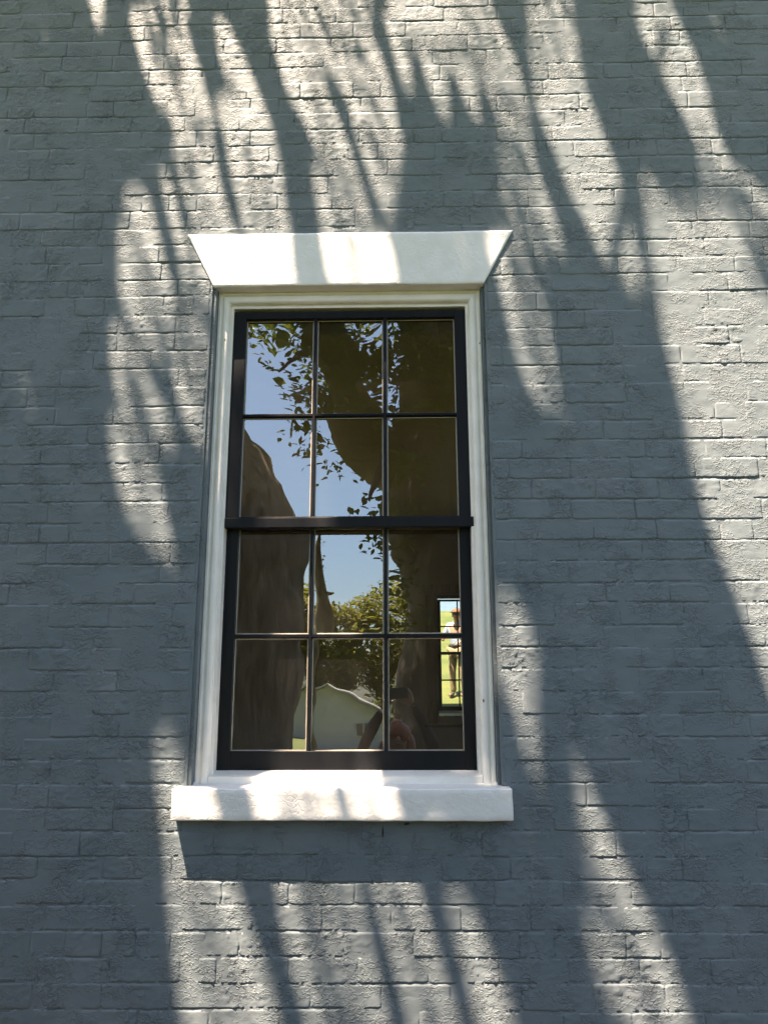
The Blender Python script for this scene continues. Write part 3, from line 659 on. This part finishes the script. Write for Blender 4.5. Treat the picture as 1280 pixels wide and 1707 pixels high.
fig = empty('spreading_tree', (.8, -9.9, 0))
tag(fig, 'huge dark spreading tree reflected in the panes, its crown shading the wall', 'tree')
over_pts = lambda xw, zw, z: (xw-SX*(z-zw)/SZ, -(z-zw)/SZ, z)
trunk_specs = [
    ([(.85, -9.9, -.2), (.86, -9.9, .5), (.95, -9.9, 2.0), (1.0, -9.9, 3.6), (.75, -9.9, 5.0), (.66, -9.9, 6.6), (.72, -9.8, 8.8), (.6, -9.5, 11)], [1.5, 1.05, .90, .92, .95, .62, .48, .2], 36),
    ([(.7, -9.9, 4.4), (.05, -9.85, 5.6), (-.62, -9.8, 6.3), (-1.05, -9.6, 7.5), (-1.7, -9.0, 9.0), (-2.0, -7.2, 10.2), (-2.2, -5.0, 10.4), (-2.4, -3.2, 9.8)], [.62, .50, .44, .38, .30, .22, .16, .10], 26),
    ([(.95, -9.9, 4.6), (1.8, -9.6, 6.2), (2.8, -9.0, 7.8), (3.6, -8.2, 9.2)], [.5, .4, .28, .12], 14),
    ([(.66, -9.8, 6.4), (.3, -8.6, 8.2), (0, -6.8, 9.6), (-.4, -4.8, 10), (-.9, -3.2, 9.5)], [.34, .27, .2, .14, .08], 12),
    ([(.72, -9.8, 8.8), (-.6, -10.6, 9.8), (-2.6, -10.8, 10.8)], [.28, .2, .08], 12),
    ([(-2.2, -5.0, 10.4), (-2.9, -3.4, 9.6), over_pts(-1.6, 2.0, 8.6), over_pts(-1.75, 3.6, 8.1), over_pts(-1.9, 4.8, 7.9)], [.11, .08, .05, .03, .012], 8),
    ([(-2.4, -3.2, 9.8), over_pts(.55, 1.6, 8.9), over_pts(.75, 2.6, 8.5), over_pts(.5, 3.7, 8.1)], [.09, .055, .035, .012], 8),
    ([(-.9, -3.2, 9.5), over_pts(1.25, 1.3, 8.7), over_pts(1.0, 2.4, 8.4), over_pts(.86, 3.3, 8.0), over_pts(1.2, 4.6, 7.8)], [.08, .05, .03, .02, .01], 8),
    ([(-2.9, -3.4, 9.6), over_pts(-1.5, 1.2, 8.8), over_pts(-1.2, 1.9, 8.5), over_pts(-1.45, 3.0, 8.2)], [.06, .04, .025, .01], 8),
    # hanging branches seen in the glass
    ([(-1.05, -9.6, 7.5), (-1.5, -8.8, 7.2), (-1.8, -8.1, 6.5)], [.10, .05, .015], 8),
    ([(-.2, -9.8, 6.0), (-.3, -8.8, 5.4), (-.38, -8.0, 4.6)], [.09, .05, .015], 8),
    ([(.66, -9.8, 6.6), (.2, -8.8, 6.8), (-.2, -8.0, 6.6)], [.10, .06, .015], 8),
]
tubes('trunk', trunk_specs, M_bark, fig)
cl = []
def spot(x, y, z, n, s, per, size=.13): cl.append(clumps(np.array([(x, y, z)])+rng.standard_normal((n, 3))*np.array([s, s, s*.7]), per, .16, size))
spot(-1.58, -8.1, 6.20, 5, .14, 14, .15); spot(-1.75, -8.3, 7.35, 2, .12, 9, .15); spot(-1.25, -8.4, 6.15, 9, .20, 16, .16); spot(-1.3, -8.4, 6.9, 7, .18, 16, .16)
spot(-1.18, -8.2, 5.55, 3, .09, 12, .15); spot(-.98, -8.2, 5.05, 2, .06, 9, .15)
spot(-.26, -8.0, 4.45, 3, .09, 10, .15); spot(-.05, -8.1, 5.1, 5, .15, 14, .15)
spot(-.35, -8.0, 6.6, 22, .34, 16, .15); spot(-.8, -8.3, 7.1, 14, .4, 18, .16); spot(.3, -8.2, 7.0, 18, .4, 20, .16); spot(.5, -8.3, 6.1, 7, .3, 16, .15); spot(-.15, -8.0, 5.9, 4, .2, 12, .15)
spot(.0, -8.3, 4.0, 6, .17, 13, .14); spot(.10, -8.4, 3.4, 5, .13, 13, .14); spot(.16, -8.4, 2.7, 5, .12, 12, .13)
spot(.75, -8.2, 6.9, 18, .4, 20, .16)
for x, z in ((-.2, 5.9), (-.45, 6.3), (-.75, 6.5), (-.95, 7.2), (-1.0, 7.7), (-.3, 5.4), (-.05, 5.2), (.1, 4.5), (.15, 6.4), (.2, 7.2), (-.5, 7.0), (.5, 7.6), (.9, 7.4)): spot(x+rng.normal(0, .08), -8.9, z, 3, .14, 13, .13)
for z in (3.9, 4.1, 4.4, 4.75): spot(-1.7-(z-3.4)*.55+.40, -5.5, z, 1, .05, 5, .09)
# the great crown above and behind
cc = rng.standard_normal((420, 3))*np.array([3.6, 2.6, 1.3])+np.array([0, -9.5, 10.8])
cc = cc[(cc[:, 1] < -4.3) & (cc[:, 2] > 8.4)]
cl.append(clumps(cc, 55, .34, .19))
cc = rng.standard_normal((120, 3))*np.array([2.2, 1.2, .5])+np.array([-1.5, -5.4, 10.4]); cc = cc[cc[:, 1] < -3.9]
cl.append(clumps(cc, 50, .3, .17))
cc = np.stack([rng.uniform(-7.5, 2.5, 420), rng.uniform(-6.5, -2.7, 420), rng.uniform(8.8, 10.8, 420)], 1)  # extra clumps added out of view to keep the ground before the wall shaded
cc = cc[cc[:, 2]+SZ*cc[:, 1] < -1.2]
cl.append(clumps(cc, 40, .3, .18))
leaf_obj('crown', np.concatenate(cl+[LV_over]), M_leaf, fig)

lean = empty('leaning_tree', (-1.6, -5.95, 0))
tag(lean, 'thick brown leaning trunk reflected in the left panes', 'tree')
tubes('trunk', [([(-1.78, -5.95, -.2), (-1.75, -5.95, .4), (-1.70, -5.95, 1.4), (-1.70, -5.95, 2.8), (-1.72, -5.95, 3.6), (-2.05, -5.95, 4.35), (-2.7, -5.9, 5.4), (-3.4, -5.8, 7.0), (-3.8, -5.7, 9.0)], [.78, .62, .52, .56, .60, .52, .42, .3, 0.15], 34),
    ([(-2.7, -5.9, 5.4), (-3.6, -6.6, 6.6), (-4.6, -7.2, 8.2)], [.28, .2, .1], 12)], M_bark2, lean)
cc = rng.standard_normal((170, 3))*np.array([1.4, 1.4, .9])+np.array([-4.6, -6.2, 9.0]); cc = cc[(cc[:, 0] < -3.0) & (cc[:, 1] < -4.0)]
leaf_obj('crown', clumps(cc, 45, .32, .17), M_leaf, lean)

pole = empty('bare_trunk', (-1.56, -11.93, 0))
tag(pole, 'slender bare tapering trunk reflected beside the middle glazing bar', 'tree')
tubes('trunk', [([(-1.52, -11.93, -.1), (-1.53, -11.93, 1), (-1.55, -11.93, 2.6), (-1.58, -11.93, 4.0), (-1.62, -11.93, 5.1)], [.24, .17, .155, .11, .02], 12),
    ([(-1.56, -11.93, 3.7), (-1.40, -11.9, 3.75), (-1.33, -11.9, 3.78)], [.05, .035, .02], 8)], M_bark2, pole)
sp = [(-1.58, -11.93, z) for z in np.linspace(3.0, 5.0, 9)]
leaf_obj('foliage', clumps(sp, 26, .07, .07), M_leaf, pole)

def round_tree(x, y, h, rx, label, dark=False, seed=0):
    o = empty('round_tree', (x, y, 0)); tag(o, label, 'tree', 'trees across the lawn')
    z0 = h*.36
    tubes('trunk', [([(x, y, -.1), (x+.05, y, z0), (x-.1, y, h*.62)], [.35, .26, .12], 10), ([(x, y, z0*.8), (x-rx*.4, y+.3, h*.55)], [.16, .06], 8), ([(x, y, z0*.9), (x+rx*.45, y-.2, h*.6)], [.16, .06], 8)], M_bark, o)
    r_ = np.random.default_rng(seed); c = r_.standard_normal((150, 3)); c /= np.linalg.norm(c, axis=1)[:, None]; c *= r_.uniform(.35, 1, (150, 1))**.5
    hh = (h-z0*.7)/2
    P = np.stack([x+c[:, 0]*rx, y+c[:, 1]*rx, z0*.7+hh+c[:, 2]*hh*.93], 1)
    leaf_obj('crown', clumps(P, 46, rx*.13, .34, .8), M_leaf if dark else M_leaf2, o)
    return o
round_tree(-3.35, -41.9, 7.5, 2.0, 'round olive-green tree above the white shed, reflected in the middle pane', seed=1)
round_tree(-.6, -44.9, 8.6, 3.3, 'broadest green tree across the lawn, right of the shed reflection', seed=2)
round_tree(-6.0, -43.0, 7.2, 2.2, 'green tree across the lawn between the two reflected trunks', seed=3)
round_tree(2.6, -47.0, 8.0, 3.0, 'green tree across the lawn, mostly behind the huge trunk', seed=4)
round_tree(-10.5, -45.0, 8.2, 3.4, 'leftmost of the green trees across the lawn', seed=5)
round_tree(8.5, -50.0, 9.0, 3.8, 'rightmost of the green trees across the lawn', seed=6)
hd = empty('hedge', (-1, -38.5, 0)); tag(hd, 'low clipped green hedge below the trees across the lawn', 'hedge')
P = np.stack([rng.uniform(-14, 12, 330), rng.uniform(-39.4, -37.8, 330), rng.uniform(.2, 1.7, 330)], 1)
leaf_obj('foliage', clumps(P, 30, .3, .26), M_leaf, hd)

def shrub(x, y, rx, ry, h, label, n, seed):  # added shrubs, out of view, that block low sky from the lower wall
    o = empty('shade_shrub', (x, y, 0)); tag(o, label, 'shrub', 'shrubs added out of view to dim the wall')
    r_ = np.random.default_rng(seed); P = np.stack([r_.uniform(-1, 1, n), r_.uniform(-1, 1, n), r_.uniform(.05, 1, n)], 1)
    P = P[(P[:, 0]**2+P[:, 1]**2+(P[:, 2])**2) < 1.05]
    P = P*np.array([rx, ry, h])+np.array([x, y, .1])
    tubes('stem', [([(x, y, -.1), (x+.2*c, y+.2*s_, h*.4), (x+.55*rx*c, y+.5*ry*s_, h*.75)], [.09, .06, .02], 8) for c, s_ in ((1, .2), (-.8, .5), (.1, -1), (-.3, 1))], M_bark, o)
    leaf_obj('foliage', clumps(P, 46, .34, .24), M_leaf, o)
shrub(-4.3, -3.5, 1.9, 1.3, 4.0, 'big dark shrub added out of view left of the leaning trunk to dim the lower wall', 260, 1)
shrub(5.6, -6.0, 2.6, 1.8, 3.4, 'broad dark shrub added out of view right of the huge trunk to dim the lower wall', 240, 2)

# ---------------------------------------------------------------- white shed across the lawn
M_shed = simple('white_shed_board', (.36, .36, .355), (.44, .44, .435), rough=.6, scale=3)
M_shedroof = simple('grey_metal_roof', (.30, .30, .30), (.42, .42, .42), rough=.4, scale=4)
M_dark = simple('dark_door_paint', (.03, .035, .03), (.05, .055, .05), rough=.5)
shed = empty('garden_shed', (-2.45, -29.5, 0)); tag(shed, 'small white gabled shed on the lawn, reflected in the bottom panes', 'shed')
sx0, sx1, ey, ap = -4.7, -.2, 1.2, 2.4
V = [(sx0, -29, 0), (sx1, -29, 0), (sx1, -29, ey), (-2.45, -29, ap), (sx0, -29, ey), (sx0, -32, 0), (sx1, -32, 0), (sx1, -32, ey), (-2.45, -32, ap), (sx0, -32, ey)]
obj('wall', V, [(0, 1, 2, 3, 4), (5, 9, 8, 7, 6), (1, 6, 7, 2), (0, 4, 9, 5)], M_shed, shed)
V = [(sx0-.2, -28.7, ey-.06), (-2.45, -28.7, ap+.03), (sx1+.2, -28.7, ey-.06), (sx0-.2, -32.2, ey-.06), (-2.45, -32.2, ap+.03), (sx1+.2, -32.2, ey-.06)]
V += [(x, y, z+.07) for x, y, z in V]
obj('roof', V, [(0, 1, 4, 3), (1, 2, 5, 4), (6, 9, 10, 7), (7, 10, 11, 8), (0, 6, 7, 1), (1, 7, 8, 2), (3, 4, 10, 9), (4, 5, 11, 10), (0, 3, 9, 6), (2, 8, 11, 5)], M_shedroof, shed)
wdw = box('window', M_shed, shed, -1.35, -.55, -28.99, -28.94, .42, 1.02, .01)
for x in (-1.28, -.92):
    o = box('pane', M_dark, wdw, x, x+.30, -28.945, -28.932, .48, .96, .004); o.location = (0, 0, 0)

# ---------------------------------------------------------------- people
M_skin = simple('skin', (.45, .27, .19), (.52, .32, .23), rough=.55, scale=12)
def cloth(name, c, c2=None): return simple(name, c, c2 or tuple(min(1, v*1.3) for v in c), rough=.85, scale=14, bump=.004, bscale=30)
def skin_mesh(name, verts, edges, radii, mat, parent, sub=2):
    me = bpy.data.meshes.new(name); me.from_pydata(verts, edges, []); me.materials.append(mat)
    o = bpy.data.objects.new(name, me); COL.objects.link(o); o.parent = parent
    md = o.modifiers.new('skin', 'SKIN'); md.use_smooth_shade = True
    if not me.skin_vertices: me.skin_vertices.new()
    for v, r_ in zip(me.skin_vertices[0].data, radii):
        v.radius = r_ if isinstance(r_, tuple) else (r_, r_); v.use_root = False
    me.skin_vertices[0].data[0].use_root = True
    s = o.modifiers.new('sub', 'SUBSURF'); s.levels = sub; s.render_levels = sub
    return o
def blob(name, mat, parent, c, r_, seed=0, amp=.06, cut=None):
    bm = bmesh.new(); bmesh.ops.create_uvsphere(bm, u_segments=24, v_segments=16, radius=1)
    for v in bm.verts:
        n = 1+amp*float(vnoise(v.co.x*2+seed, v.co.z*2+v.co.y, 1.3, seed))
        v.co = Vector((c[0]+v.co.x*r_[0]*n, c[1]+v.co.y*r_[1]*n, c[2]+v.co.z*r_[2]*n))
    if cut is not None: bmesh.ops.delete(bm, geom=[v for v in bm.verts if v.co.z < cut], context='VERTS')
    o = obj_bm(name, bm, mat, parent, True); o.location = (0, 0, 0); return o
def person(name_label, loc, H, face, arms, shirt, trouser, hair, boots, cap=None, long_hair=False, sleeves=False):
    """one figure facing +y in its own space, then turned by face; arms = (elbow, hand) for left and right in own space"""
    p = empty('person', loc); p.rotation_euler = (0, 0, face); tag(p, name_label, 'person')
    s = H/1.70
    J = {'pel': (0, 0, .93), 'wa': (0, .01, 1.06), 'ch': (0, .0, 1.28), 'nk': (0, -.01, 1.43), 'hd0': (0, .01, 1.50), 'hd1': (0, .03, 1.585), 'hd2': (0, .02, 1.655)}
    for sd, q in (('l', -1), ('r', 1)):
        J['sh'+sd] = (q*.185, -.01, 1.385); el_, ha = arms[0 if q < 0 else 1]; J['el'+sd] = el_; J['wr'+sd] = ha
        J['hi'+sd] = (q*.095, 0, .88); J['kn'+sd] = (q*.115, .03, .49); J['an'+sd] = (q*.12, -.02, .09); J['to'+sd] = (q*.13, .15, .04)
    J = {k: tuple(c*s for c in v) for k, v in J.items()}
    def mk(nm, names, ed, rad, mat, inflate=0):
        ix = {n: i for i, n in enumerate(names)}
        return skin_mesh(nm, [J[n] for n in names], [(ix[a], ix[b]) for a, b in ed], [tuple((r_+inflate)*s for r_ in rad[n]) for n in names], mat, p)
    rad = {'pel': (.15, .105), 'wa': (.135, .095), 'ch': (.165, .115), 'nk': (.055, .055), 'hd0': (.068, .08), 'hd1': (.078, .098), 'hd2': (.06, .075)}
    for sd in 'lr':
        rad.update({'sh'+sd: (.062, .062), 'el'+sd: (.042, .042), 'wr'+sd: (.027, .027), 'hi'+sd: (.085, .085), 'kn'+sd: (.056, .056), 'an'+sd: (.038, .038), 'to'+sd: (.04, .03)})
    full = ['pel', 'wa', 'ch', 'nk', 'hd0', 'hd1', 'hd2']+[a+b for b in 'lr' for a in ('sh', 'el', 'wr', 'hi', 'kn', 'an', 'to')]
    ed = [('pel', 'wa'), ('wa', 'ch'), ('ch', 'nk'), ('nk', 'hd0'), ('hd0', 'hd1'), ('hd1', 'hd2')]
    for b in 'lr': ed += [('ch', 'sh'+b), ('sh'+b, 'el'+b), ('el'+b, 'wr'+b), ('pel', 'hi'+b), ('hi'+b, 'kn'+b), ('kn'+b, 'an'+b), ('an'+b, 'to'+b)]
    mk('body', full, ed, rad, M_skin)
    # hands: palm plus five fingers, curled
    for b, q in (('l', -1), ('r', 1)):
        w = Vector(J['wr'+b]); d = (w-Vector(J['el'+b])).normalized(); sd_ = Vector((-q, 0, 0)); sd_ = (sd_-d*sd_.dot(d)).normalized(); nn = d.cross(sd_)
        pal = w+d*.07*s; vs_ = [tuple(w), tuple(pal)]; es = [(0, 1)]; rs = [.024*s, .034*s]
        for k, (off, ln) in enumerate(((-.030, .062), (-.010, .072), (.010, .068), (.028, .055))):
            b0 = pal+sd_*off*s+d*.015*s; b1 = b0+d*ln*.55*s+nn*.008*s; b2 = b1+d*ln*.35*s+nn*.025*s
            i = len(vs_); vs_ += [tuple(b0), tuple(b1), tuple(b2)]; es += [(1, i), (i, i+1), (i+1, i+2)]; rs += [.0095*s, .009*s, .0075*s]
        i = len(vs_); t0 = w+d*.03*s+sd_*.035*s; t1 = t0+d*.035*s+sd_*.022*s; vs_ += [tuple(t0), tuple(t1)]; es += [(0, i), (i, i+1)]; rs += [.011*s, .009*s]
        skin_mesh('hand', vs_, es, rs, M_skin, p)
    mk('shirt', ['pel', 'wa', 'ch', 'nk', 'shl', 'ell', 'shr', 'elr']+(['wrl', 'wrr'] if sleeves else []), [('pel', 'wa'), ('wa', 'ch'), ('ch', 'nk'), ('ch', 'shl'), ('shl', 'ell'), ('ch', 'shr'), ('shr', 'elr')]+([('ell', 'wrl'), ('elr', 'wrr')] if sleeves else []), rad, shirt, .016)
    mk('trousers', ['pel', 'hil', 'knl', 'anl', 'hir', 'knr', 'anr'], [('pel', 'hil'), ('hil', 'knl'), ('knl', 'anl'), ('pel', 'hir'), ('hir', 'knr'), ('knr', 'anr')], rad, trouser, .018)
    for b in 'lr': mk('shoe', ['an'+b, 'to'+b], [('an'+b, 'to'+b)], rad, boots, .012)
    hx = Vector(J['hd1'])
    # face
    blob('nose', M_skin, p, hx+Vector((0, .105, -.012))*s, (.014*s, .022*s, .024*s))
    for q in (-1, 1):
        blob('eye', M_dark, p, hx+Vector((q*.032, .088, .015))*s, (.013*s, .008*s, .007*s)); blob('ear', M_skin, p, hx+Vector((q*.082, .0, -.005))*s, (.012*s, .022*s, .032*s))
    blob('mouth', simple('lip', (.33, .13, .11)), p, hx+Vector((0, .092, -.052))*s, (.026*s, .010*s, .007*s))
    blob('hair', hair, p, hx+Vector((0, -.022, .035))*s, (.098*s, .112*s, .105*s), 3, .08, cut=(hx.z-.01*s if not long_hair else None))
    if long_hair:
        for q in (-1, 1):
            skin_mesh('hair_lock', [tuple(hx+Vector((q*a, -.03+c, z))*s) for a, c, z in ((.07, 0, .03), (.105, 0, -.07), (.115, .02, -.17), (.10, .05, -.27))], [(0, 1), (1, 2), (2, 3)], [.045*s, .05*s, .048*s, .02*s], hair, p)
    if cap:
        blob('cap', cap, p, hx+Vector((0, 0, .05))*s, (.104*s, .118*s, .085*s), 1, .01, cut=hx.z+.045*s)
        blob('cap_peak', cap, p, hx+Vector((0, .13, .048))*s, (.075*s, .075*s, .012*s), 1, .0)
    return p
M_blue = cloth('pale_blue_cotton', (.30, .38, .50)); M_khaki = cloth('khaki_cotton', (.26, .21, .13)); M_hair = simple('dark_brown_hair', (.05, .03, .02), (.09, .05, .03), rough=.5)
M_auburn = simple('auburn_hair', (.22, .055, .02), (.42, .13, .05), rough=.45, scale=25, stretch=(4, 4, .6)); M_boot = simple('brown_leather', (.06, .04, .03), (.1, .07, .05)); M_navy = cloth('dark_top', (.03, .028, .03))
yb = 12.15; zb = float(ground_z(np.array(1.12), np.array(yb)))
wk = person('person in blue shirt and khaki trousers standing outside the back window', (1.12, yb, zb), 1.66, R(150), [((-.30, .02, 1.12), (-.20, .22, 1.06)), ((.30, .04, 1.12), (.20, .24, 1.10))], M_blue, M_khaki, M_hair, M_boot, cap=cloth('brown_cap', (.16, .09, .05)))
bg_ = skin_mesh('belt_bag', [(-.15, .06, .97), (0, .12, .96), (.15, .06, .97), (.17, -.06, .98), (0, -.11, .98), (-.17, -.06, .98)], [(0, 1), (1, 2), (2, 3), (3, 4), (4, 5), (5, 0)], [.03, .05, .03, .02, .02, .02], M_dark, wk)
ph = person('photographer with auburn hair holding up a phone, reflected in the lower panes', (0, -3.30, 0), 1.50, 0, [((-.31, .18, 1.48), (-.115, .36, 1.87)), ((.31, .18, 1.48), (.115, .36, 1.87))], M_navy, cloth('dark_jeans', (.04, .05, .08)), M_auburn, M_boot, long_hair=True, sleeves=True)
phone = box('phone', M_dark, None, -.078, .078, -2.889, -2.880, 1.70, 1.78, .004)
tag(phone, 'dark phone held up level by the photographer', 'phone')
